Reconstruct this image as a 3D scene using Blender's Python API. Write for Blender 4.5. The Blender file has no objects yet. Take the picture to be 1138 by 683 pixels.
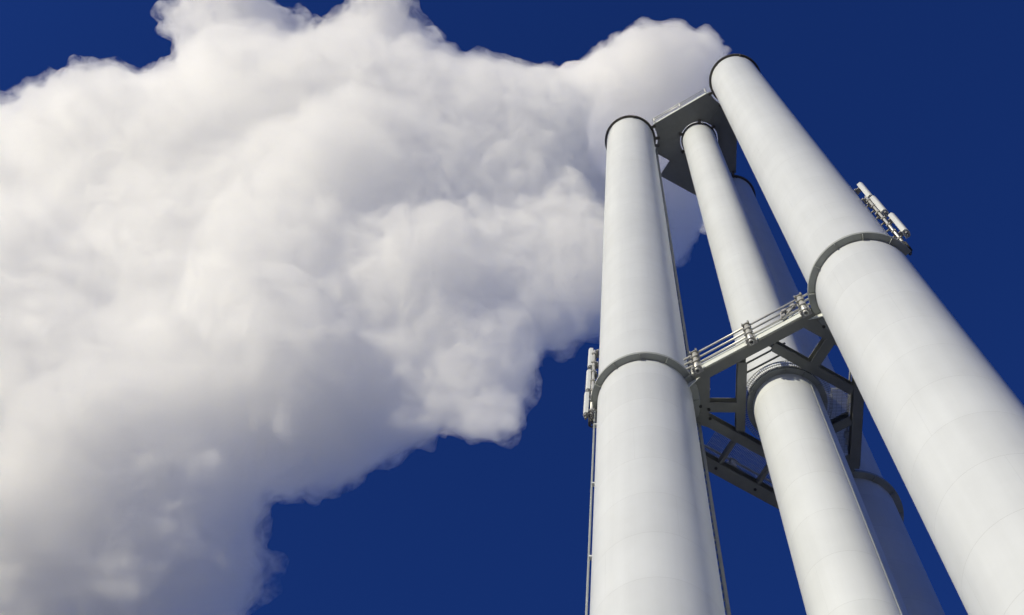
import bpy, bmesh, math, random
import numpy as np
from mathutils import Vector, Matrix, noise

random.seed(7)
R = math.radians
sc = bpy.context.scene
col = sc.collection
EYE = 1.6                                  # eye height of the photographer

# ------------------------------------------------------------------ plan of the place
OX, OY = 6.2728, 9.4286                    # middle of the group of chimneys
EX = (0.711295, -0.702893)                 # plan axes of the triangle of chimneys
EY = (0.702893, 0.711295)
ZM = 27.564 + EYE                          # underside of the middle platform
ZT = 60.0 + EYE                            # underside of the top collars


def P(x, y, z):
    return Vector((OX + x * EX[0] + y * EY[0], OY + x * EX[1] + y * EY[1], z))


# ------------------------------------------------------------------ materials
def new_mat(name):
    m = bpy.data.materials.new(name)
    m.use_nodes = True
    nt = m.node_tree
    return m, nt, nt.nodes['Principled BSDF']


def N(nt, t, **kw):
    n = nt.nodes.new(t)
    for k, v in kw.items():
        if k in n.inputs:
            n.inputs[k].default_value = v
        else:
            setattr(n, k, v)
    return n


def simple_mat(name, c, rough=0.5, metal=0.0, var=0.12, scale=3.0, bump=0.0):
    m, nt, b = new_mat(name)
    L = nt.links.new
    tc = N(nt, 'ShaderNodeTexCoord')
    no = N(nt, 'ShaderNodeTexNoise', Scale=scale, Detail=6.0, Roughness=0.65)
    L(tc.outputs['Object'], no.inputs['Vector'])
    r = N(nt, 'ShaderNodeValToRGB')
    r.color_ramp.elements[0].position = 0.3
    r.color_ramp.elements[1].position = 0.7
    r.color_ramp.elements[0].color = [x * (1 - var) for x in c] + [1]
    r.color_ramp.elements[1].color = [min(1, x * (1 + var)) for x in c] + [1]
    L(no.outputs['Fac'], r.inputs['Fac'])
    L(r.outputs['Color'], b.inputs['Base Color'])
    b.inputs['Roughness'].default_value = rough
    b.inputs['Metallic'].default_value = metal
    if bump:
        bp = N(nt, 'ShaderNodeBump', Strength=bump, Distance=0.02)
        L(no.outputs['Fac'], bp.inputs['Height'])
        L(bp.outputs['Normal'], b.inputs['Normal'])
    return m


def paint_mat(name, base, seam=1.47, phase=0.0):
    """white sheet steel cladding: faint seams, weather streaks, soft unevenness of the sheets"""
    m, nt, b = new_mat(name)
    L = nt.links.new
    tc = N(nt, 'ShaderNodeTexCoord')
    sep = N(nt, 'ShaderNodeSeparateXYZ')
    L(tc.outputs['Object'], sep.inputs[0])

    def math_(op, a, bv=None, c=None):
        n = N(nt, 'ShaderNodeMath', operation=op)
        for i, v in enumerate((a, bv, c)):
            if v is None:
                continue
            if isinstance(v, (int, float)):
                n.inputs[i].default_value = v
            else:
                L(v, n.inputs[i])
        return n.outputs[0]
    z = math_('ADD', sep.outputs['Z'], phase)
    fr = math_('FRACT', math_('DIVIDE', z, seam))
    band = math_('FLOOR', math_('DIVIDE', z, seam))
    line = math_('LESS_THAN', fr, 0.011)
    # vertical seam, one per sheet ring, turned from ring to ring
    ang = math_('ARCTAN2', sep.outputs['Y'], sep.outputs['X'])
    off = math_('MULTIPLY', band, 1.9)
    a2 = math_('FRACT', math_('DIVIDE', math_('ADD', ang, off), math.pi))
    vline = math_('LESS_THAN', a2, 0.0028)
    lines = math_('MAXIMUM', line, math_('MULTIPLY', vline, 0.6))
    # streaks down the shaft
    mp = N(nt, 'ShaderNodeMapping')
    mp.inputs['Scale'].default_value = (3.2, 3.2, 0.09)
    L(tc.outputs['Object'], mp.inputs[0])
    n1 = N(nt, 'ShaderNodeTexNoise', Scale=1.0, Detail=5.0, Roughness=0.6)
    L(mp.outputs[0], n1.inputs['Vector'])
    n2 = N(nt, 'ShaderNodeTexNoise', Scale=0.8, Detail=7.0, Roughness=0.6)
    L(tc.outputs['Object'], n2.inputs['Vector'])
    wn = N(nt, 'ShaderNodeTexWhiteNoise')
    wn.noise_dimensions = '1D'
    L(band, wn.inputs['W'])
    v = math_('ADD', math_('MULTIPLY', n1.outputs['Fac'], 0.16), math_('MULTIPLY', n2.outputs['Fac'], 0.20))
    v = math_('ADD', v, math_('MULTIPLY', wn.outputs['Value'], 0.035))
    v = math_('ADD', v, 0.80)
    v = math_('SUBTRACT', v, math_('MULTIPLY', lines, 0.12))
    mix = N(nt, 'ShaderNodeVectorMath', operation='SCALE')
    mix.inputs[0].default_value = base
    L(v, mix.inputs['Scale'])
    L(mix.outputs[0], b.inputs['Base Color'])
    b.inputs['Roughness'].default_value = 0.42
    b.inputs['Specular IOR Level'].default_value = 0.35
    h = math_('SUBTRACT', math_('MULTIPLY', n1.outputs['Fac'], 0.5), lines)
    bp = N(nt, 'ShaderNodeBump', Strength=0.25, Distance=0.03)
    L(h, bp.inputs['Height'])
    L(bp.outputs['Normal'], b.inputs['Normal'])
    return m


M = {}
M['paint'] = paint_mat('white_cladding', (0.565, 0.592, 0.618), 1.47, -0.40)
M['paint_thin'] = paint_mat('white_cladding_thin', (0.565, 0.592, 0.618), 1.52, 0.25)
M['collar'] = simple_mat('collar_steel', (0.30, 0.32, 0.31), 0.5, 0.0, 0.10, 4.0)
M['steel'] = simple_mat('platform_steel', (0.19, 0.20, 0.19), 0.55, 0.0, 0.12, 2.0)
M['plate'] = simple_mat('plate_steel', (0.165, 0.175, 0.178), 0.6, 0.0, 0.12, 1.2)
M['lit_steel'] = simple_mat('sunlit_steel', (0.62, 0.65, 0.62), 0.45, 0.0, 0.06, 3.0)  # sunlit faces put into the colour, paler than the other steel
M['rail'] = simple_mat('galvanised_tube', (0.60, 0.60, 0.57), 0.38, 0.35, 0.12, 9.0)
M['clamp'] = simple_mat('weathered_clamp', (0.33, 0.33, 0.32), 0.5, 0.3, 0.25, 18.0)
M['panel'] = simple_mat('antenna_plastic', (0.56, 0.58, 0.58), 0.45, 0.0, 0.05, 5.0)
M['grate'] = simple_mat('grating_steel', (0.33, 0.34, 0.33), 0.55, 0.1, 0.1, 3.0)
M['black'] = simple_mat('black_rubber', (0.03, 0.03, 0.032), 0.7, 0.0, 0.2, 6.0)
M['top_steel'] = simple_mat('dark_steel', (0.07, 0.065, 0.06), 0.7, 0.0, 0.25, 3.0)  # one dark tone for the top collars, their lugs and the tie brackets
M['ground'] = simple_mat('pale_concrete_yard', (0.27, 0.26, 0.22), 0.9, 0.0, 0.18, 0.35, 0.3)


# ------------------------------------------------------------------ mesh collecting
class MB:
    def __init__(self):
        self.v, self.f, self.sm = [], [], []

    def add(self, vs, fs, smooth=False):
        o = len(self.v)
        self.v += [Vector(p) for p in vs]
        self.f += [[i + o for i in f] for f in fs]
        self.sm += [smooth] * len(fs)

    def prism(self, pts, z0, z1):
        """polygon in plan (local x, y) pulled up from z0 to z1"""
        n = len(pts)
        a = sum(pts[i][0] * pts[(i + 1) % n][1] - pts[(i + 1) % n][0] * pts[i][1] for i in range(n))
        if a < 0:
            pts = pts[::-1]
        vs = [P(x, y, z0) for x, y in pts] + [P(x, y, z1) for x, y in pts]
        fs = [list(range(n))[::-1], list(range(n, 2 * n))]
        fs += [[i, (i + 1) % n, n + (i + 1) % n, n + i] for i in range(n)]
        self.add(vs, fs)

    def strip(self, nrm, o0, o1, t0, t1, z0, z1, tan=None):
        """straight beam between offsets o0..o1 along a plan normal and t0..t1 along its tangent"""
        tx, ty = tan or (nrm[1], -nrm[0])
        q = lambda o, t: (nrm[0] * o + tx * t, nrm[1] * o + ty * t)
        self.prism([q(o0, t0), q(o1, t0), q(o1, t1), q(o0, t1)], z0, z1)

    def tube(self, pts, r, seg=10, cap=True, inner=None):
        pts = [Vector(p) for p in pts]
        rings = []
        for i, p in enumerate(pts):
            if i == 0:
                d = pts[1] - p
            elif i == len(pts) - 1:
                d = p - pts[i - 1]
            else:
                d = (pts[i + 1] - p).normalized() + (p - pts[i - 1]).normalized()
            d.normalize()
            a = d.orthogonal().normalized()
            if i and rings:
                a = (la - d * la.dot(d)).normalized()
            la = a
            b = d.cross(a)
            rings.append([p + (a * math.cos(k * 2 * math.pi / seg) + b * math.sin(k * 2 * math.pi / seg)) * r for k in range(seg)])
        vs = [v for rg in rings for v in rg]
        fs = []
        for i in range(len(rings) - 1):
            for k in range(seg):
                k2 = (k + 1) % seg
                fs.append([i * seg + k, i * seg + k2, (i + 1) * seg + k2, (i + 1) * seg + k])
        self.add(vs, fs, True)
        if inner is None and cap:
            n = len(rings) - 1
            self.add(rings[0][::-1], [list(range(seg))])
            self.add(rings[n], [list(range(seg))])
        if inner is not None:                       # hollow, open at both ends
            cap = False
            ins = [[p + (v - p) * (inner / r) for v in rg] for p, rg in zip(pts, rings)]
            vs = [v for rg in ins for v in rg]
            self.add(vs, [f[::-1] for f in fs], True)
            for rg, ig, fl in ((rings[0], ins[0], True), (rings[-1], ins[-1], False)):
                q = [[k, (k + 1) % seg, seg + (k + 1) % seg, seg + k] for k in range(seg)]
                self.add(list(rg) + list(ig), [f[::-1] for f in q] if not fl else q)

    def box(self, c, ax, ay, az, sx, sy, sz):
        """box about c along three unit axes, full sizes sx, sy, sz"""
        vs = [c + ax * (sx / 2 * i) + ay * (sy / 2 * j) + az * (sz / 2 * k) for i in (-1, 1) for j in (-1, 1) for k in (-1, 1)]
        self.add(vs, [[0, 1, 3, 2], [4, 6, 7, 5], [0, 4, 5, 1], [2, 3, 7, 6], [0, 2, 6, 4], [1, 5, 7, 3]])

    def lathe(self, c, prof, seg=96, closed=True, smooth=True, skip=None):
        """profile (r, z) turned about the upright axis through c"""
        n = len(prof)
        vs = []
        for k in range(seg):
            a = k * 2 * math.pi / seg
            vs += [Vector((c[0] + r * math.cos(a), c[1] + r * math.sin(a), z)) for r, z in prof]
        fs = []
        for k in range(seg):
            if skip and skip[0] <= (k + 0.5) * 360 / seg < skip[1]:
                continue
            k2 = (k + 1) % seg
            for i in range(n if closed else n - 1):
                j = (i + 1) % n
                fs.append([k * n + i, k2 * n + i, k2 * n + j, k * n + j])
        self.add(vs, fs, smooth)

    def build(self, name, mat, parent=None, bevel=0.0, auto=False):
        base = Vector((0, 0, 0))
        if parent is not None:
            p = parent
            while p is not None:
                base += p.location
                p = p.parent
        me = bpy.data.meshes.new(name)
        me.from_pydata([v - base for v in self.v], [], self.f)
        me.polygons.foreach_set('use_smooth', self.sm)
        me.update()
        bm = bmesh.new()
        bm.from_mesh(me)
        bmesh.ops.remove_doubles(bm, verts=bm.verts, dist=1e-5)
        bmesh.ops.recalc_face_normals(bm, faces=bm.faces)
        if auto:
            for e in bm.edges:
                if len(e.link_faces) == 2 and e.calc_face_angle(0) > R(35):
                    e.smooth = False
        bm.to_mesh(me)
        bm.free()
        o = bpy.data.objects.new(name, me)
        col.objects.link(o)
        me.materials.append(mat)
        if parent is not None:
            o.parent = parent
        if bevel:
            b = o.modifiers.new('bevel', 'BEVEL')
            b.width = bevel
            b.segments = 2
            b.limit_method = 'ANGLE'
        return o


def tag(o, label=None, cat=None, group=None, kind=None):
    for k, v in (('label', label), ('category', cat), ('group', group), ('kind', kind)):
        if v:
            o[k] = v
    return o


def empty(name, loc, parent=None):
    o = bpy.data.objects.new(name, None)
    o.empty_display_size = 0.5
    base = Vector((0, 0, 0))
    p = parent
    while p is not None:
        base += p.location
        p = p.parent
    o.location = Vector(loc) - base
    o.parent = parent
    col.objects.link(o)
    return o


# ------------------------------------------------------------------ ground
g = MB()
g.add([(-600, -600, 0), (600, -600, 0), (600, 600, 0), (-600, 600, 0)], [[0, 1, 2, 3]])
tag(g.build('ground', M['ground']), kind='structure')

# ------------------------------------------------------------------ chimneys
S3 = math.sqrt(3) / 2
CA, CC, CD, CB = (-2.6415, -1.5251), (2.6415, -1.5251), (0.0, 3.0502), (0.0, 0.0)
RA, RB, RD = 1.037, 0.731, 0.955


def arc(c, r, a0, a1, n=14):
    return [(c[0] + r * math.cos(R(a0 + (a1 - a0) * i / n)), c[1] + r * math.sin(R(a0 + (a1 - a0) * i / n))) for i in range(n + 1)]


def chimney(c, r, label, eo, et, mat, extra=0.55, gap=None):
    b = P(c[0], c[1], 0)
    root = empty('chimney', b)
    tag(root, label, 'chimney', 'four white chimneys bound together')
    s = MB()
    zt = ZT + extra
    s.lathe(b, [(r, 0.0)] + [(r, zt * k / 12) for k in range(1, 13)] + [(r - 0.06, zt), (r - 0.06, zt - 4.0), (r - 0.3, zt - 4.0), (r - 0.3, 0.0)], 128)
    s.build('shaft', mat, root, auto=True)
    p = MB()
    p.lathe(b, [(r + 0.30, 0.0), (r + 0.30, 0.35), (r + 0.22, 0.38), (r + 0.002, 0.38), (r + 0.002, 0.0)], 64, smooth=False)
    p.build('foot_flange', M['collar'], root, auto=True)
    k = MB()
    k.lathe(b, [(r + 0.003, ZM), (r + eo, ZM), (r + eo, ZM + 0.10), (r + eo - 0.02, ZM + 0.10), (r + eo - 0.02, ZM + 0.015), (r + 0.003, ZM + 0.015)], 96, smooth=False, skip=gap)
    col_o = k.build('middle_collar', M['collar'], root, auto=True)
    for i in range(12):                                   # stiffener lugs under the flange
        if gap and gap[0] <= i * 30 + 9 < gap[1]:
            continue
        k = MB()
        a = R(i * 30 + 9)
        er = Vector((math.cos(a), math.sin(a), 0))
        et_ = Vector((-math.sin(a), math.cos(a), 0))
        k.box(Vector((b.x, b.y, ZM - 0.035)) + er * (r + eo * 0.5), er, et_, Vector((0, 0, 1)), eo * 0.8, 0.014, 0.064)
        k.build('lug', M['collar'], col_o)
    t = MB()
    t.lathe(b, [(r + 0.003, ZT), (r + et, ZT), (r + et, ZT + 0.12), (r + 0.003, ZT + 0.12)], 96, smooth=False)
    col_o = t.build('top_collar', M['top_steel'], root, auto=True)
    for i in range(6):
        t = MB()
        a = R(i * 60 + 24)
        er = Vector((math.cos(a), math.sin(a), 0))
        et_ = Vector((-math.sin(a), math.cos(a), 0))
        t.box(Vector((b.x, b.y, ZT - 0.09)) + er * (r + et * 0.5), er, et_, Vector((0, 0, 1)), et * 0.9, 0.05, 0.16)
        t.build('lug', M['top_steel'], col_o)
    return root


_b = P(CC[0], CC[1], 0)
_f = math.degrees(math.atan2(-_b.y, -_b.x)) % 360
GAPC = ((_f + 80) % 360, (_f + 80) % 360 + 78)
chA = chimney(CA, RA, 'white chimney leftmost of the four, with a ladder and cable pipe', 0.150, 0.098, M['paint'])
chC = chimney(CC, RA, 'white chimney nearest the viewer, leaning in at the right edge', 0.150, 0.098, M['paint'], gap=GAPC)
chD = chimney(CD, RD, 'grey shaded chimney mostly hidden behind the thin middle one', 0.150, 0.098, M['paint'])
chB = chimney(CB, RB, 'thin white chimney in the middle, passing through both platforms', 0.127, 0.055, M['paint_thin'])

# cable pipe down the left side of the left chimney, and one thin cable on the middle one


def side_pos(c, r, deg):
    """point at radius r about chimney c, deg degrees round from the side facing the viewer (positive to the right)"""
    b = P(c[0], c[1], 0)
    f = math.atan2(-b.y, -b.x)
    a = f + R(deg)
    return Vector((b.x + r * math.cos(a), b.y + r * math.sin(a), 0)), Vector((math.cos(a), math.sin(a), 0)), Vector((-math.sin(a), math.cos(a), 0))


p, er, et_ = side_pos(CA, RA + 0.052, -87)
m = MB()
m.tube([p + Vector((0, 0, 0.4)), p + Vector((0, 0, ZM - 0.4))], 0.02)
pipe = m.build('cable_pipe', M['collar'], chA)
for z in np.arange(1.5, ZM - 1, 2.94):
    m = MB()
    m.box(p - er * 0.026 + Vector((0, 0, z)), er, et_, Vector((0, 0, 1)), 0.05, 0.08, 0.05)
    m.build('pipe_clip', M['panel'], pipe)
p, er, et_ = side_pos(CB, RB + 0.009, 56)
m = MB()
m.tube([p + Vector((0, 0, 0.4)), p + Vector((0, 0, ZM - 0.02))], 0.006, 8)
m.build('earth_cable', M['collar'], chB)

# ladder on the left chimney
TAD = (0.5, S3)
NAD = (-S3, 0.5)
NAC = (0.0, -1.0)
NCD = (S3, 0.5)
TAC = (1.0, 0.0)
TCD = (-0.5, S3)
lc = (CA[0] + (RA + 0.185) * TAD[0], CA[1] + (RA + 0.185) * TAD[1])
lad = empty('ladder', P(lc[0], lc[1], 2.0), chA)
for s in (-1, 1):
    m = MB()
    q = (lc[0] + NAD[0] * 0.225 * s, lc[1] + NAD[1] * 0.225 * s)
    m.strip(TAD, q[0] * TAD[0] + q[1] * TAD[1] - 0.035, q[0] * TAD[0] + q[1] * TAD[1] + 0.035,
            q[0] * NAD[0] + q[1] * NAD[1] - 0.011, q[0] * NAD[0] + q[1] * NAD[1] + 0.011, 2.0, ZT + 1.0, NAD)
    m.build('stile', M['steel'], lad)
for z in np.arange(3.0, ZT, 2.94):
    for s in (-1, 1):
        m = MB()
        q0 = (lc[0] + NAD[0] * 0.225 * s, lc[1] + NAD[1] * 0.225 * s)
        u = (lc[0] + NAD[0] * 0.13 * s - TAD[0] * 0.245, lc[1] + NAD[1] * 0.13 * s - TAD[1] * 0.245)
        m.tube([P(q0[0], q0[1], z), P(u[0], u[1], z)], 0.018, 6)
        m.build('wall_bracket', M['grate'], lad)


def rung_mesh(z):
    mm = MB()
    a = (lc[0] + NAD[0] * 0.214, lc[1] + NAD[1] * 0.214)
    b = (lc[0] - NAD[0] * 0.214, lc[1] - NAD[1] * 0.214)
    mm.tube([P(a[0], a[1], z), P(b[0], b[1], z)], 0.014, 6)
    return mm


zs = [2.25 + 0.28 * i for i in range(int((ZT - 1.5) / 0.28))]
near = [z for z in zs if z >= 21.2][:100]
r0 = rung_mesh(near[0]).build('rung', M['steel'], lad)
for z in near[1:]:
    o = r0.copy()
    col.objects.link(o)
    o.parent = lad
    o.location = (0, 0, z - near[0])
m = MB()
for z in zs:
    if z not in near:
        a = (lc[0] + NAD[0] * 0.214, lc[1] + NAD[1] * 0.214)
        b = (lc[0] - NAD[0] * 0.214, lc[1] - NAD[1] * 0.214)
        m.tube([P(a[0], a[1], z), P(b[0], b[1], z)], 0.014, 6)
tag(m.build('rung', M['steel'], lad), kind='stuff')

# ------------------------------------------------------------------ middle platform
HB = 0.32
mid = empty('truss_platform', P(0, 0, ZM))
tag(mid, 'open grey steel platform with railing, halfway up the chimneys', 'platform')


def beam(nrm, tan, o0, o1, t0, t1, dz=0.0, name='beam', h=HB, mat='steel'):
    mm = MB()
    # an I-section: bottom flange, web, top flange
    z0, z1 = ZM + dz, ZM + dz + h
    mm.strip(nrm, o0, o1, t0, t1, z0, z0 + 0.022, tan)
    mm.strip(nrm, o0, o1, t0, t1, z1 - 0.022, z1, tan)
    c = (o0 + o1) / 2
    mm.strip(nrm, c - 0.008, c + 0.008, t0, t1, z0 + 0.022, z1 - 0.022, tan)
    return mm.build(name, M[mat], mid, auto=True)


beam(NAC, TAC, 1.385, 1.605, -1.47, 1.47)
beam(NAD, TAD, 1.08, 1.29, -1.52, 1.52)
beam(NAD, TAD, 1.90, 2.17, -1.56, 1.56)
beam(NCD, TCD, 1.40, 1.61, -1.47, 1.47)
beam(NCD, TCD, -1.08, -0.88, -0.975, 0.615, 0.004, h=HB - 0.008)
beam(NAD, TAD, -1.08, -0.88, -0.975, 1.02, 0.004, h=HB - 0.008)
beam(NAC, TAC, -1.08, -0.88, -0.63, 1.02, 0.004, h=HB - 0.008)
# radial beams from the corner plates to the chords
beam((-0.5, S3), (-S3, -0.5), -0.05, 0.17, 1.07, 1.70, 0.008, h=HB - 0.016)
beam((0.5, S3), (S3, -0.5), -0.10, 0.12, 1.07, 1.70, 0.008, h=HB - 0.016)
beam((1, 0), (0, 1), -0.11, 0.11, 1.07, 1.70, 0.008, h=HB - 0.016)
# edge plates: front one pale, its sunlit side put in the colour; others steel
m = MB()
m.strip(NAC, 1.612, 1.632, -1.43, 1.43, ZM + 0.03, ZM + 0.36, TAC)
m.build('kerb_plate', M['lit_steel'], mid)
m = MB()
m.strip(NAD, 2.177, 2.192, -1.5, 1.5, ZM + 0.05, ZM + 0.40, TAD)
m.build('kerb_plate', M['steel'], mid)
m = MB()
m.strip(NCD, 1.617, 1.632, -1.43, 1.43, ZM + 0.05, ZM + 0.40, TCD)
m.build('kerb_plate', M['steel'], mid)
# corner plates
for pts in (
    [(-1.12, -1.383), (-1.70, -0.37)] + arc(CA, RA + 0.155, 52, 6, 10),
    [(1.12, -1.383), (1.70, -0.40)] + arc(CC, RA + 0.155, 128, 174, 10),
    [(-0.62, 1.68), (0.62, 1.68)] + arc(CD, RD + 0.155, -60, -120, 10),
):
    m = MB()
    m.prism(pts, ZM + 0.013, ZM + 0.06)
    m.build('corner_plate', M['steel'], mid)
# bolts through the corner plates and the outer beam
for (x, y) in ((-1.62, -0.9), (-1.58, -0.55), (-1.5, -0.75), (1.5, -1.2), (-0.3, 1.75), (0.3, 1.75)):
    b = P(x, y, 0)
    m = MB()
    m.lathe(b, [(0.0, ZM - 0.02), (0.035, ZM - 0.02), (0.035, ZM + 0.02), (0.0, ZM + 0.02)], 8, False, False)
    m.build('bolt', M['black'], mid)
for t in (-0.55, 0.45, 1.1):
    b = P(NAD[0] * 2.03 + TAD[0] * t, NAD[1] * 2.03 + TAD[1] * t, 0)
    m = MB()
    m.lathe(b, [(0.0, ZM - 0.02), (0.035, ZM - 0.02), (0.035, ZM + 0.01), (0.0, ZM + 0.01)], 8, False, False)
    m.build('bolt', M['black'], mid)
# fins that carry the front beam off the two front chimneys
for sx in (-1, 1):
    m = MB()
    x0, x1 = sx * 1.66, sx * 1.30
    y = -1.50
    a, b, c_ = P(x0, y, ZM - 0.012), P(x1, y, ZM - 0.012), P(x0, y, ZM - 0.30)
    n = P(0, 1, 0) - P(0, 0, 0)
    m.add([a - n * 0.01, b - n * 0.01, c_ - n * 0.01, a + n * 0.01, b + n * 0.01, c_ + n * 0.01],
          [[0, 1, 2], [3, 5, 4], [0, 3, 4, 1], [1, 4, 5, 2], [2, 5, 3, 0]])
    m.build('support_fin', M['lit_steel'], mid)  # pale tone carries the sunlight on the fin


# gratings
def grating(nrm, tan, o0, o1, t0, t1, name='grating', step=0.034):
    mm = MB()
    t = t0
    while t < t1:
        mm.strip(nrm, o0 + 0.004, o1 - 0.004, t, t + 0.004, ZM + HB - 0.06, ZM + HB - 0.03, tan)
        t += step
    o = o0 + 0.03
    while o < o1 - 0.02:
        mm.strip(nrm, o, o + 0.005, t0, t1, ZM + HB - 0.045, ZM + HB - 0.034, tan)
        o += 0.11
    return mm.build(name, M['grate'], mid)


grating(NAD, TAD, 1.29, 1.90, -0.93, 1.50)
grating(NCD, TCD, 0.95, 1.40, -0.30, 1.20)
for t in (-0.51, 0.46):
    m = MB()
    m.strip(NAD, 1.293, 1.897, t - 0.035, t + 0.035, ZM + 0.012, ZM + HB - 0.064, TAD)
    m.build('cross_bar', M['steel'], mid)
# ring of grating round the thin chimney
m = MB()
cb = P(0, 0, 0)
for i in range(120):
    a = R(i * 3)
    er = Vector((math.cos(a), math.sin(a), 0))
    tg = Vector((-math.sin(a), math.cos(a), 0))
    m.box(Vector((cb.x, cb.y, ZM + 0.10)) + er * (RB + 0.195), er, tg, Vector((0, 0, 1)), 0.13, 0.006, 0.03)
for rr in (RB + 0.135, RB + 0.19, RB + 0.25):
    m.lathe(cb, [(rr, ZM + 0.085), (rr + 0.006, ZM + 0.085), (rr + 0.006, ZM + 0.114), (rr, ZM + 0.114)], 64, smooth=False)
m.build('ring_grating', M['grate'], mid)
# two thin bars behind the front beam
for y, z in ((-1.02, ZM + 0.20), (-1.20, ZM + 0.22)):
    m = MB()
    m.tube([P(-0.42 if y > -1.1 else -0.40, y, z), P(0.62, y, z)], 0.022, 8)
    m.build('floor_bar', M['steel'], mid)
# small fitting hanging at the left corner
m = MB()
q = P(-1.30, -1.13, 0)
m.lathe(q, [(0.0, ZM + 0.02), (0.03, ZM + 0.02), (0.045, ZM + 0.10), (0.045, ZM + 0.34), (0.02, ZM + 0.38), (0, ZM + 0.38)], 12, False)
m.build('small_fitting', M['panel'], mid, auto=True)


def railing(root, nrm, tan, off, t0, t1, posts, zb, heights, mat_post='rail', rail_r=0.026, drop=0.17, clamps=True):
    rl = empty('railing', P(nrm[0] * off, nrm[1] * off, zb), root)
    q = lambda o, t, z: P(nrm[0] * o + tan[0] * t, nrm[1] * o + tan[1] * t, z)
    n = (q(1, 0, 0) - q(0, 0, 0)).normalized()
    tt = (q(0, 1, 0) - q(0, 0, 0)).normalized()
    up = Vector((0, 0, 1))
    for t in posts:
        mm = MB()
        mm.tube([q(off, t, zb - drop), q(off, t, zb + heights[-1] + 0.02)], 0.058 if clamps else 0.026, 16, inner=0.044 if clamps else 0.018)
        mm.build('post', M[mat_post], rl)
        if not clamps:
            continue
        for h in heights:                             # clamps and splice plates at the post
            mm = MB()
            mm.box(q(off + 0.005, t, zb + h), n, tt, up, 0.15, 0.17, 0.035)
            for s in (-1, 1):
                mm.tube([q(off + 0.07, t + 0.075 * s, zb + h - 0.05), q(off + 0.07, t + 0.075 * s, zb + h + 0.05)], 0.02, 8)
                mm.tube([q(off - 0.05, t + 0.07 * s, zb + h), q(off + 0.11, t + 0.07 * s, zb + h)], 0.014, 6)
            mm.build('clamp', M['clamp'], rl)
        mm = MB()
        mm.box(q(off - 0.05, t, zb - drop + 0.12), n, tt, up, 0.10, 0.22, 0.05)
        mm.box(q(off + 0.01, t, zb - drop + 0.10), n, tt, up, 0.14, 0.20, 0.03)
        for s in (-1, 1):
            mm.tube([q(off + 0.03, t + 0.10 * s, zb - drop + 0.05), q(off + 0.03, t + 0.10 * s, zb - drop + 0.30)], 0.018, 8)
        mm.build('foot_bracket', M['clamp'], rl)
    for h in heights:
        mm = MB()
        mm.tube([q(off - 0.005, t0, zb + h), q(off - 0.005, t1, zb + h)], rail_r, 10)
        mm.build('rail', M[mat_post], rl)
    return rl


HS = (0.30, 0.62, 0.955)
railing(mid, NAC, TAC, 1.70, -1.54, 1.52, (-1.262, 0.033, 1.32), ZM, HS)
railing(mid, NAD, TAD, 2.06, -1.45, 1.45, (-1.2, 0.0, 1.2), ZM + HB, (0.35, 0.75), 'grate', drop=-0.003)
railing(mid, NCD, TCD, 1.50, -1.35, 1.35, (-1.1, 0.0, 1.1), ZM + HB, (0.35, 0.75), 'grate', drop=-0.003)
# spare clamps hung at the right end of the front railing
for t, z in ((0.92, 0.62), (1.02, 0.45), (1.12, 0.66), (0.86, 0.34)):
    c_ = P(t, -1.70, ZM + z)
    m = MB()
    m.box(c_, P(1, 0, 0) - P(0, 0, 0), P(0, 1, 0) - P(0, 0, 0), Vector((0, 0, 1)), 0.10, 0.09, 0.12)
    m.build('spare_clamp', M['clamp'], mid)
m = MB()
m.tube([P(0.80, -1.70, ZM + 0.25), P(0.84, -1.70, ZM + 0.70), P(1.15, -1.70, ZM + 0.72)], 0.022, 8)
m.build('bent_tube', M['clamp'], mid)
m = MB()
m.tube([P(0.95, -1.73, ZM + 0.28), P(1.2, -1.73, ZM + 0.62)], 0.02, 8)
m.build('bent_tube', M['clamp'], mid)

# ------------------------------------------------------------------ top platform
top = empty('plate_platform', P(0, 0, ZT))
tag(top, 'solid dark triangular plate joining the chimney tops', 'platform')
z0, z1 = ZT - 0.02, ZT + 0.14


def circ_line(c, r, nrm, off, sign):
    """point where the line nrm.p = off meets the circle, on the side sign along the tangent"""
    d = off - (nrm[0] * c[0] + nrm[1] * c[1])
    h = math.sqrt(r * r - d * d)
    tx, ty = -nrm[1], nrm[0]
    return (c[0] + nrm[0] * d + tx * h * sign, c[1] + nrm[1] * d + ty * h * sign)


def ang(c, p):
    return math.degrees(math.atan2(p[1] - c[1], p[0] - c[0]))


gA, gD, gB = RA + 0.18, RD + 0.20, RB + 0.11
oAC, oAD, oCD = 1.63, 2.23, 1.66
a1 = circ_line(CA, gA, NAC, oAC, 1)
c1 = circ_line(CC, gA, NAC, oAC, -1)
c2 = circ_line(CC, gA, NCD, oCD, 1)
d1 = circ_line(CD, gD, NCD, oCD, -1)
d2 = circ_line(CD, gD, NAD, oAD - 0.02, 1)
q = lambda o, t: (NAD[0] * o + TAD[0] * t, NAD[1] * o + TAD[1] * t)
a2 = circ_line(CA, gA, NAD, 1.43, -1)
out = [a1, c1] + arc(CC, gA, ang(CC, c1) % 360, ang(CC, c2) % 360)[1:-1] + [c2, d1]
aD1, aD2 = ang(CD, d1) % 360, ang(CD, d2) % 360
out += arc(CD, gD, aD1, aD2)[1:-1] + [d2, q(oAD, -0.68), q(2.0, -0.68), q(1.43, -0.645), a2]
out += arc(CA, gA, ang(CA, a2), ang(CA, a1))[1:-1]
hole = arc(CB, gB, 0, 360, 64)[:-1]
bm = bmesh.new()
tb = top.location


def loop(pts):
    vs = [bm.verts.new(P(x, y, z0) - tb) for x, y in pts]
    return [bm.edges.new((vs[i], vs[(i + 1) % len(vs)])) for i in range(len(vs))]


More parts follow.
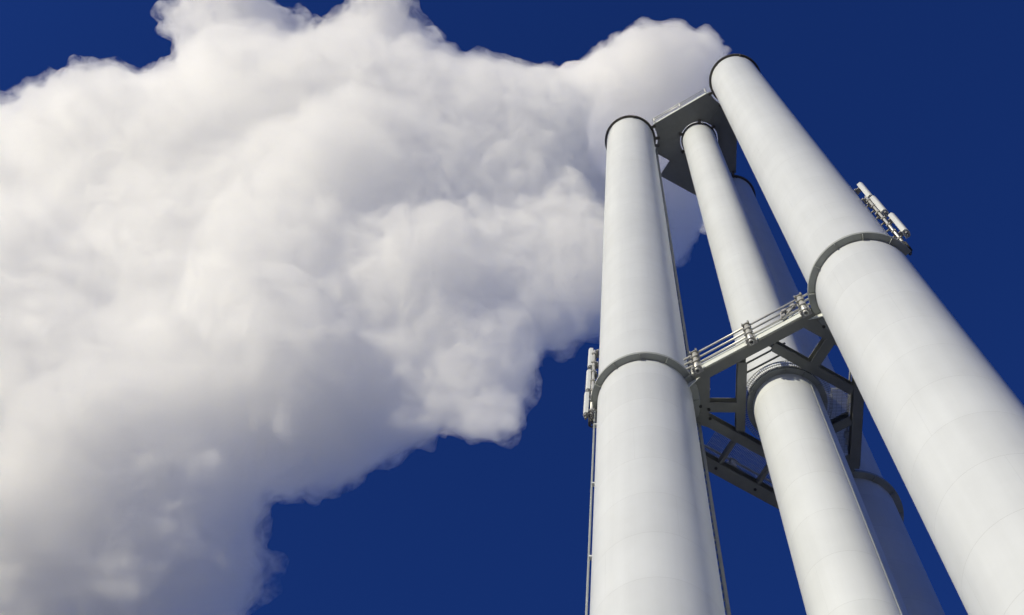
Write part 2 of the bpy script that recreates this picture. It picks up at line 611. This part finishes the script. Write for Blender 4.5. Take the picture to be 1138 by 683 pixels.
es = loop(out) + loop(hole)
bmesh.ops.triangle_fill(bm, use_beauty=True, use_dissolve=False, edges=es)
ext = bmesh.ops.extrude_face_region(bm, geom=list(bm.faces))
for v in [e for e in ext['geom'] if isinstance(e, bmesh.types.BMVert)]:
    v.co.z += z1 - z0
bmesh.ops.recalc_face_normals(bm, faces=bm.faces)
me = bpy.data.meshes.new('deck_plate')
bm.to_mesh(me)
bm.free()
me.materials.append(M['plate'])
o = bpy.data.objects.new('deck_plate', me)
col.objects.link(o)
o.parent = top
m = MB()
m.strip(NAC, 1.633, 1.655, -1.36, 1.33, z0 + 0.03, z1 + 0.12, TAC)
m.build('kerb_plate', M['lit_steel'], top)  # sunlit front edge painted in by the paler steel
for nrm, tan, o_, t0, t1 in ((NCD, TCD, 0.95, -1.0, 1.3), ((0.5, S3), (S3, -0.5), 0.0, 0.95, 1.55), ((-0.5, S3), (-S3, -0.5), 0.0, 0.95, 1.75)):
    m = MB()
    m.strip(nrm, o_ - 0.03, o_ + 0.03, t0, t1, z0 - 0.05, z0 - 0.003, tan)
    m.build('stiffener', M['plate'], top)
# brackets that tie the plate to the chimneys across the gaps
for c, r, g_, angs in ((CA, RA, gA, (-2, 40, 62, 24)), (CC, RA, gA, (150, 182, 120)), (CB, RB, gB, (60, 175, 230, 300, 345)), (CD, RD, gD, (-60, -120, -90))):
    for a_ in angs:
        cx, cy = math.cos(R(a_)), math.sin(R(a_))
        m = MB()
        m.strip((cx, cy), c[0] * cx + c[1] * cy + r + 0.005, c[0] * cx + c[1] * cy + g_ + 0.10,
                -c[0] * cy + c[1] * cx - 0.06, -c[0] * cy + c[1] * cx + 0.06, z0 - 0.10, z0 - 0.006, (-cy, cx))
        m.build('tie_bracket', M['top_steel'], top)
railing(top, NAC, TAC, 1.72, -1.40, 1.36, (-1.3, 0.0, 1.28), ZT, (0.5, 0.98), 'rail', 0.02, 0.0, False)

# ------------------------------------------------------------------ mobile phone antennas
CAMP, CAMT, CAMR = Vector((0, 0, EYE)), 1.262337583, 0.244374616
fw = Vector((0, math.cos(CAMT), math.sin(CAMT)))
r0_ = Vector((1, 0, 0))
u0_ = r0_.cross(fw)
rt = math.cos(CAMR) * r0_ + math.sin(CAMR) * u0_
up_ = -math.sin(CAMR) * r0_ + math.cos(CAMR) * u0_


def panel_antenna(c, r, deg, z, ln, w, d, label, group):
    """upright panel antenna standing off a chimney: body, two end caps, two clamps"""
    p, er, et = side_pos(c, r, deg)
    up = Vector((0, 0, 1))
    root = empty('panel_antenna', p + up * z)
    tag(root, label, 'antenna', group)
    mm = MB()
    prof = []
    for k in range(14):                                    # rounded front, flat back
        a = R(-90 + 180 * k / 13)
        prof.append((d * 0.5 * math.cos(a) * 0.9, w / 2 * math.sin(a)))
    prof += [(-d / 2, w / 2 * 0.92), (-d / 2, -w / 2 * 0.92)]
    n = len(prof)
    rows = [(z, 0.90), (z + 0.02, 1.0), (z + ln - 0.02, 1.0), (z + ln, 0.88)]
    vs = [p + er * (a * s) + et * (b * s) + up * zz for zz, s in rows for a, b in prof]
    fs = []
    for i in range(3):
        for k in range(n):
            fs.append([i * n + k, i * n + (k + 1) % n, (i + 1) * n + (k + 1) % n, (i + 1) * n + k])
    fs += [list(range(n))[::-1], list(range(3 * n, 4 * n))]
    mm.add(vs, fs, True)
    mm.build('radome', M['panel'], root, auto=True)
    for k in (-1, 1):
        mm = MB()
        mm.tube([p + et * (0.035 * k) + up * (z - 0.075), p + et * (0.035 * k) + up * (z + 0.01)], 0.02, 10)
        mm.tube([p + et * (0.035 * k) + up * (z - 0.11), p + et * (0.035 * k) + up * (z - 0.07)], 0.026, 10)
        mm.build('connector', M['clamp'], root)
    for h in (0.18, ln - 0.18):
        mm = MB()
        mm.box(p - er * (d / 2 + 0.05) + up * (z + h), er, et, up, 0.10, 0.12, 0.05)
        mm.box(p - er * (d / 2 + 0.11) + up * (z + h), er, et, up, 0.05, 0.16, 0.07)
        mm.build('clamp', M['clamp'], root)
    return root


def mount(c, r, deg, za, zb, label, sw=0.22):
    p, er, et = side_pos(c, r, deg)
    up = Vector((0, 0, 1))
    root = empty('antenna_mount', p + up * za)
    tag(root, label, 'antenna mount')
    for s in (-1, 1):
        mm = MB()
        mm.tube([p + et * sw * s + up * za, p + et * sw * s + up * zb], 0.03, 10)
        mm.build('pole', M['rail'], root)
    z = za + 0.25
    while z < zb - 0.1:
        mm = MB()
        mm.tube([p - et * (sw + 0.06) + up * z, p + et * (sw + 0.06) + up * z], 0.024, 8)
        mm.tube([p + up * z, p - er * 0.28 + up * (z - 0.02)], 0.024, 8)
        mm.box(p + et * sw + up * z, er, et, up, 0.11, 0.09, 0.07)
        mm.box(p - et * sw + up * z, er, et, up, 0.11, 0.09, 0.07)
        mm.build('cross_arm', M['clamp'], root)
        z += 0.62
    for k in range(4):                                     # loops of coax cable at the foot
        mm = MB()
        ph = k * 0.7
        pts = []
        for i in range(22):
            a = i / 21 * 2 * math.pi * 0.92 + ph
            pts.append(p + et * (0.14 * math.cos(a) + 0.02 * k) + up * (za - 0.12 + 0.20 * math.sin(a)) + er * (0.05 * math.sin(a * 1.5 + k)))
        mm.tube(pts, 0.013, 6)
        mm.build('cable_loop', M['black'], root)
    return root


# left chimney: three panels one above the other
GA, GC = 'panel antennas on the left chimney', 'panel antennas on the right chimney'
for (r_, dg, z, ln, lab) in (
    (RA + 0.21, -88, 2.45, 1.25, 'top of the three white antennas at the left edge of the left chimney'),
    (RA + 0.23, -89, 0.95, 1.25, 'middle of the three white antennas at the left edge of the left chimney'),
    (RA + 0.25, -90, -0.45, 1.25, 'lowest of the three white antennas at the left chimney, above cable loops'),
):
    panel_antenna(CA, r_, dg, ZM + z, ln, 0.16, 0.12, lab, GA)
mount(CA, RA + 0.12, -88, ZM - 0.75, ZM + 3.5, 'steel antenna mount with cable loops clamped to the left chimney', 0.06)
for (r_, dg, z, ln, lab) in (
    (RA + 0.22, 84, 5.05, 1.45, 'top of the three white antennas at the right edge of the nearest chimney'),
    (RA + 0.25, 84, 3.40, 1.45, 'middle of the three white antennas at the right edge of the nearest chimney'),
    (RA + 0.32, 86, 1.45, 1.55, 'lowest of the three white antennas at the right edge of the nearest chimney'),
):
    panel_antenna(CC, r_, dg, ZM + z, ln, 0.23, 0.15, lab, GC)
mount(CC, RA + 0.13, 84, ZM + 0.75, ZM + 5.2, 'steel lattice antenna mount on the right edge of the nearest chimney', 0.08)

# ------------------------------------------------------------------ smoke
VOX, SMOKE_D, SMOKE_G, TILT = 0.18, 0.6, 0.0, -0.06
EDGE = [(815, 58), (812, 46), (795, 36), (770, 33), (745, 34), (715, 29), (690, 38), (672, 48), (640, 60), (600, 73), (560, 70), (522, 64), (502, 50),
        (482, 20), (470, -10), (460, -60), (380, -60), (372, 5), (345, 24), (325, 12), (305, -20), (290, -60), (225, -60), (205, 0), (183, 20), (170, 42),
        (180, 62), (150, 76), (100, 82), (60, 95), (0, 101), (-80, 112), (-150, 170), (-180, 450), (-150, 800), (255, 800), (292, 683), (306, 650), (302, 600),
        (318, 576), (340, 560), (388, 535), (405, 510), (440, 494), (480, 490), (530, 490), (566, 485), (574, 462), (592, 430), (607, 400), (640, 380),
        (668, 366), (705, 335), (750, 293), (782, 262), (800, 235), (812, 200), (822, 150), (824, 100)]
SIL = np.array(EDGE, float)


def inside_dist(pts):
    """distance to the outline of the plume, negative outside"""
    x, y = pts[:, 0], pts[:, 1]
    ins = np.zeros(len(pts), bool)
    dm = np.full(len(pts), 1e9)
    n = len(SIL)
    for i in range(n):
        a, b = SIL[i], SIL[(i + 1) % n]
        c = ((a[1] > y) != (b[1] > y)) & (x < (b[0] - a[0]) * (y - a[1]) / (b[1] - a[1] + 1e-12) + a[0])
        ins ^= c
        t = np.clip(((x - a[0]) * (b[0] - a[0]) + (y - a[1]) * (b[1] - a[1])) / (((b - a) ** 2).sum() + 1e-12), 0, 1)
        dm = np.minimum(dm, np.hypot(x - a[0] - t * (b[0] - a[0]), y - a[1] - t * (b[1] - a[1])))
    return np.where(ins, dm, -dm)


rng = np.random.default_rng(11)
PXM = 1500 / 66.0                           # the plume drifts about 66 m above the ground
cand = np.stack([rng.uniform(-330, 830, 60000), rng.uniform(-60, 800, 60000)], 1)
dist = inside_dist(cand)
ok = dist > 7
cand, dist = cand[ok], dist[ok]
puffs = []
cover = np.zeros(len(cand), bool)
MARGIN = 0.0


STACKS = [(P(c[0], c[1], 0), r) for c, r in ((CA, RA), (CC, RA), (CD, RD), (CB, RB))]


def place(px, py, rpx, zoff, k):
    down = max(0.0, (800 - px) / 800)
    h = 62.6 + 4.0 * down + (TILT * max(0.0, min(py, 480) - 90) + 0.35 * TILT * max(0.0, py - 480)) * min(1.0, max(0.0, (720 - px) / 50))
    r = rpx / PXM * (h / 66)
    z = h + zoff
    d = fw + rt * ((px - 569) / 1500) - up_ * ((py - 341.5) / 1500)
    q_ = CAMP + d * (z / d.z)
    room = min(math.hypot(q_[0] - b_.x, q_[1] - b_.y) - r_ for b_, r_ in STACKS) - 0.75
    if z - r < 62.3 and room < r:              # keep clear of the chimneys, or pass over their tops
        if room > 0.7:
            r = room
        elif px < 650 and py > 120:
            return
        else:
            up_z = max(h + 0.16 * max(0.0, py - 100) + zoff, 62.3 + r)
            if up_z > 62.3 + r:
                r *= up_z / 66
            z = max(up_z, 62.3 + r)
            q_ = CAMP + d * (z / d.z)
    puffs.append((q_, r))


# large puffs through the body of the plume
order = rng.permutation(len(cand))
chosen = []
for i in order:
    rp = min(dist[i] - (3 if cand[i][0] > 560 else MARGIN), 150) * 0.98
    rp = min(rp, max(58.0, 58 + (590 - cand[i][0]) * 0.38))
    if rp < 34:
        continue
    if any((cand[i][0] - c[0]) ** 2 + (cand[i][1] - c[1]) ** 2 < (0.32 * min(rp, c[2])) ** 2 for c in chosen):
        continue
    chosen.append((cand[i][0], cand[i][1], rp))
    place(cand[i][0], cand[i][1], rp, 0.0, 0)
    if cand[i][0] > 540:                     # extra depth added behind the young plume over the flues, to brighten it
        place(cand[i][0], cand[i][1], rp, 2.6, 0)
        place(cand[i][0], cand[i][1], rp, 5.2, 0)
# middling and small puffs near the outline and over the underside
for lo, hi, cnt in ((16, 60, 420), (8, 26, 800)):
    got = 0
    for i in rng.permutation(len(cand)):
        rp = min(max(dist[i] - MARGIN, 3), rng.uniform(lo, hi))
        if dist[i] < lo or dist[i] > 1.5 * hi:
            continue
        full = min(dist[i], 200) / PXM * 0.7
        zo = rng.uniform(-1, 1) * max(0.0, full - rp / PXM * 0.6)
        place(cand[i][0], cand[i][1], rp, zo, 1)
        got += 1
        if got >= cnt:
            break
# small knobs all along the outline
got = 0
for i in rng.permutation(len(cand)):
    if dist[i] > 15:
        continue
    place(cand[i][0], cand[i][1], rng.uniform(7, 15), rng.uniform(-0.8, 0.8), 2)
    got += 1
    if got >= 420:
        break
# puffs just over the four flues, so that the plume rises out of them
for c, r in ((CA, RA), (CC, RA), (CD, RD), (CB, RB)):
    b = P(c[0], c[1], ZT + 1.6)
    puffs.append((b, r * 0.8))

ico = bmesh.new()
bmesh.ops.create_icosphere(ico, subdivisions=3, radius=1.0)
iv = np.array([v.co[:] for v in ico.verts])
ifc = np.array([[v.index for v in f.verts] for f in ico.faces])
ico.free()


def union_skin(shrink, voxel):
    """one closed skin round all the puffs, each made smaller by shrink"""
    V, F, k = [], [], 0
    for q_, r in puffs:
        r -= shrink * min(1.0, max(0.35, math.hypot(q_[0] - OX, q_[1] - OY) / 15))
        if r < 0.05:
            continue
        V.append(iv * r + np.array(q_[:]))
        F.append(ifc + k * len(iv))
        k += 1
    me = bpy.data.meshes.new('skin')
    me.from_pydata(np.concatenate(V).tolist(), [], np.concatenate(F).tolist())
    me.update()
    return remesh(me, voxel, 12)


def remesh(me, voxel, soft=0):
    ob = bpy.data.objects.new('skin', me)
    col.objects.link(ob)
    rm = ob.modifiers.new('merge', 'REMESH')
    rm.mode = 'VOXEL'
    rm.voxel_size = voxel
    if soft:
        sm = ob.modifiers.new('soften', 'SMOOTH')
        sm.factor = 0.5
        sm.iterations = soft
    out_ = bpy.data.meshes.new_from_object(ob.evaluated_get(bpy.context.evaluated_depsgraph_get()))
    bpy.data.objects.remove(ob)
    bpy.data.meshes.remove(me)
    return out_


def billow(me_, steps):
    nv = len(me_.vertices)
    c_ = np.empty(nv * 3)
    n_ = np.empty(nv * 3)
    for scale, amp, wild, seed in steps:
        me_.vertices.foreach_get('co', c_)
        me_.vertices.foreach_get('normal', n_)
        X, Nn = c_.reshape(-1, 3), n_.reshape(-1, 3)
        hd = np.hypot(X[:, 0] - OX, X[:, 1] - OY)
        calm = np.where(hd < 6.0, np.clip((X[:, 2] - (ZT + 0.9)) / 2.0, 0.0, 1.0), 1.0) * np.clip(hd / 14.0, 0.45 if scale > 2 else 0.75, 1.0)
        Q = X / scale + seed
        if wild:                                      # curls and torn edges
            D = np.array([noise.noise_vector(q)[:] for q in Q.tolist()]) * amp
        else:                                         # rounded billows with creases between them
            D = Nn * ((np.abs(np.array([noise.noise(q) for q in Q.tolist()])) * 2.0 - 0.5) * amp)[:, None]
        me_.vertices.foreach_set('co', (X + D * calm[:, None]).ravel())
        me_.update()


def drop_pockets(bm):
    seen, drop = set(), []
    for v0 in bm.verts:
        if v0.index in seen:
            continue
        seen.add(v0.index)
        stack, comp = [v0], []
        while stack:
            v = stack.pop()
            comp.append(v)
            for e in v.link_edges:
                u = e.other_vert(v)
                if u.index not in seen:
                    seen.add(u.index)
                    stack.append(u)
        hi_ = max(comp, key=lambda v: v.co.z)
        if len(comp) < 24 or hi_.normal.z < 0:      # crumbs, and sealed pockets (their skin faces inwards)
            drop += comp
    bmesh.ops.delete(bm, geom=drop, context='VERTS')


# the steam thickens inwards: nested skins of one body, each with its own torn edges
LAYERS = (                                            # (inset, voxel, density, shred threshold)
    (0.00, VOX, 0.9, 0.48),
    (0.34, VOX, 0.45, None),
    (0.68, VOX * 1.1, SMOKE_D, None),
)


def steam(name, dens, g_, shred):
    m_, nt_, b_ = new_mat(name)
    nt_.nodes.remove(b_)
    pv = nt_.nodes.new('ShaderNodeVolumePrincipled')
    pv.inputs['Color'].default_value = (0.998, 0.998, 0.998, 1)
    pv.inputs['Density'].default_value = dens
    pv.inputs['Anisotropy'].default_value = g_
    if shred is not None:                             # the outer steam hangs in shreds
        tc = N(nt_, 'ShaderNodeTexCoord')
        no = N(nt_, 'ShaderNodeTexNoise', Scale=1.35, Detail=4.0, Roughness=0.66, Distortion=0.4)
        nt_.links.new(tc.outputs['Object'], no.inputs['Vector'])
        mr = N(nt_, 'ShaderNodeMapRange')
        mr.inputs['From Min'].default_value = shred - 0.07
        mr.inputs['From Max'].default_value = shred + 0.13
        mr.inputs['To Max'].default_value = dens
        nt_.links.new(no.outputs['Fac'], mr.inputs['Value'])
        nt_.links.new(mr.outputs['Result'], pv.inputs['Density'])
    nt_.links.new(pv.outputs[0], nt_.nodes['Material Output'].inputs['Volume'])
    return m_


bm = bmesh.new()
smoke = bpy.data.meshes.new('smoke')
counts = []
for k, (shrink, voxel, dens, shred) in enumerate(LAYERS):
    sk = union_skin(shrink, voxel)
    billow(sk, ((7.0, 1.3, 0, 0.0), (2.6, 0.35, 0, 31.0), (1.1, 0.52, 0, 77.0), (1.7, 0.25, 1, 12.0), (0.6, 0.30, 0, 55.0)))
    sk = remesh(sk, voxel)
    b2 = bmesh.new()
    b2.from_mesh(sk)
    drop_pockets(b2)
    bmesh.ops.smooth_vert(b2, verts=b2.verts, factor=0.5, use_axis_x=True, use_axis_y=True, use_axis_z=True)
    b2.to_mesh(sk)
    b2.free()
    bm.from_mesh(sk)
    counts.append(len(bm.faces))
    bpy.data.meshes.remove(sk)
    smoke.materials.append(steam('steam', dens, SMOKE_G, shred))
bm.to_mesh(smoke)
bm.free()
mi = np.zeros(counts[-1], dtype=np.int32)
for k in range(1, len(counts)):
    mi[counts[k - 1]:] = k
smoke.polygons.foreach_set('material_index', mi)
smoke.polygons.foreach_set('use_smooth', [True] * len(mi))
smoke.update()
tmp = bpy.data.objects.new('smoke', smoke)
col.objects.link(tmp)
tag(tmp, 'thick white smoke drifting to the left from the chimney tops', 'smoke', kind='stuff')


# ------------------------------------------------------------------ light, sky, camera
SUN_EL = R(12)
SX, SY = -0.880, -0.475
ln = math.hypot(SX, SY)
sd = Vector((SX / ln * math.cos(SUN_EL), SY / ln * math.cos(SUN_EL), math.sin(SUN_EL)))
sun = bpy.data.lights.new('sun', 'SUN')
sun.energy = 4.45
sun.angle = R(0.53)
sun.color = (1.0, 0.92, 0.70)
so = bpy.data.objects.new('sun', sun)
col.objects.link(so)
so.rotation_euler = sd.to_track_quat('Z', 'Y').to_euler()
so.location = (0, 0, 120)

w = bpy.data.worlds.new('World')
sc.world = w
w.use_nodes = True
nt = w.node_tree
bg = nt.nodes['Background']
sky = nt.nodes.new('ShaderNodeTexSky')
sky.sky_type = 'NISHITA'
sky.sun_disc = False
sky.sun_elevation = SUN_EL
sky.sun_rotation = math.atan2(SX, SY)
sky.altitude = 300
sky.air_density = 1.0
sky.dust_density = 0.0
sky.ozone_density = 10.0
tint = nt.nodes.new('ShaderNodeVectorMath')          # deep polarised blue of the photograph's sky
tint.operation = 'MULTIPLY'
tint.inputs[1].default_value = (1.3, 0.84, 1.17)
nt.links.new(sky.outputs[0], tint.inputs[0])
nt.links.new(tint.outputs[0], bg.inputs[0])
bg.inputs[1].default_value = 0.1

cam = bpy.data.cameras.new('camera')
cam.sensor_width = 36
cam.sensor_fit = 'HORIZONTAL'
cam.lens = 1500 / 1138 * 36
cam.clip_start = 0.1
cam.clip_end = 3000
co = bpy.data.objects.new('camera', cam)
col.objects.link(co)
mw = Matrix((rt, up_, -fw)).transposed().to_4x4()
mw.translation = CAMP
co.matrix_world = mw
sc.camera = co

sc.view_settings.view_transform = 'Standard'
sc.view_settings.look = 'None'
sc.view_settings.gamma = 1
sc.view_settings.exposure = 0.0
sc.view_settings.use_curve_mapping = False
cy = sc.cycles
cy.max_bounces = 64
cy.volume_bounces = 64
cy.diffuse_bounces = 4
cy.glossy_bounces = 3
cy.use_adaptive_sampling = True
cy.adaptive_threshold = 0.06
cy.adaptive_min_samples = 20
cy.use_denoising = True
cy.denoiser = 'OPENIMAGEDENOISE'
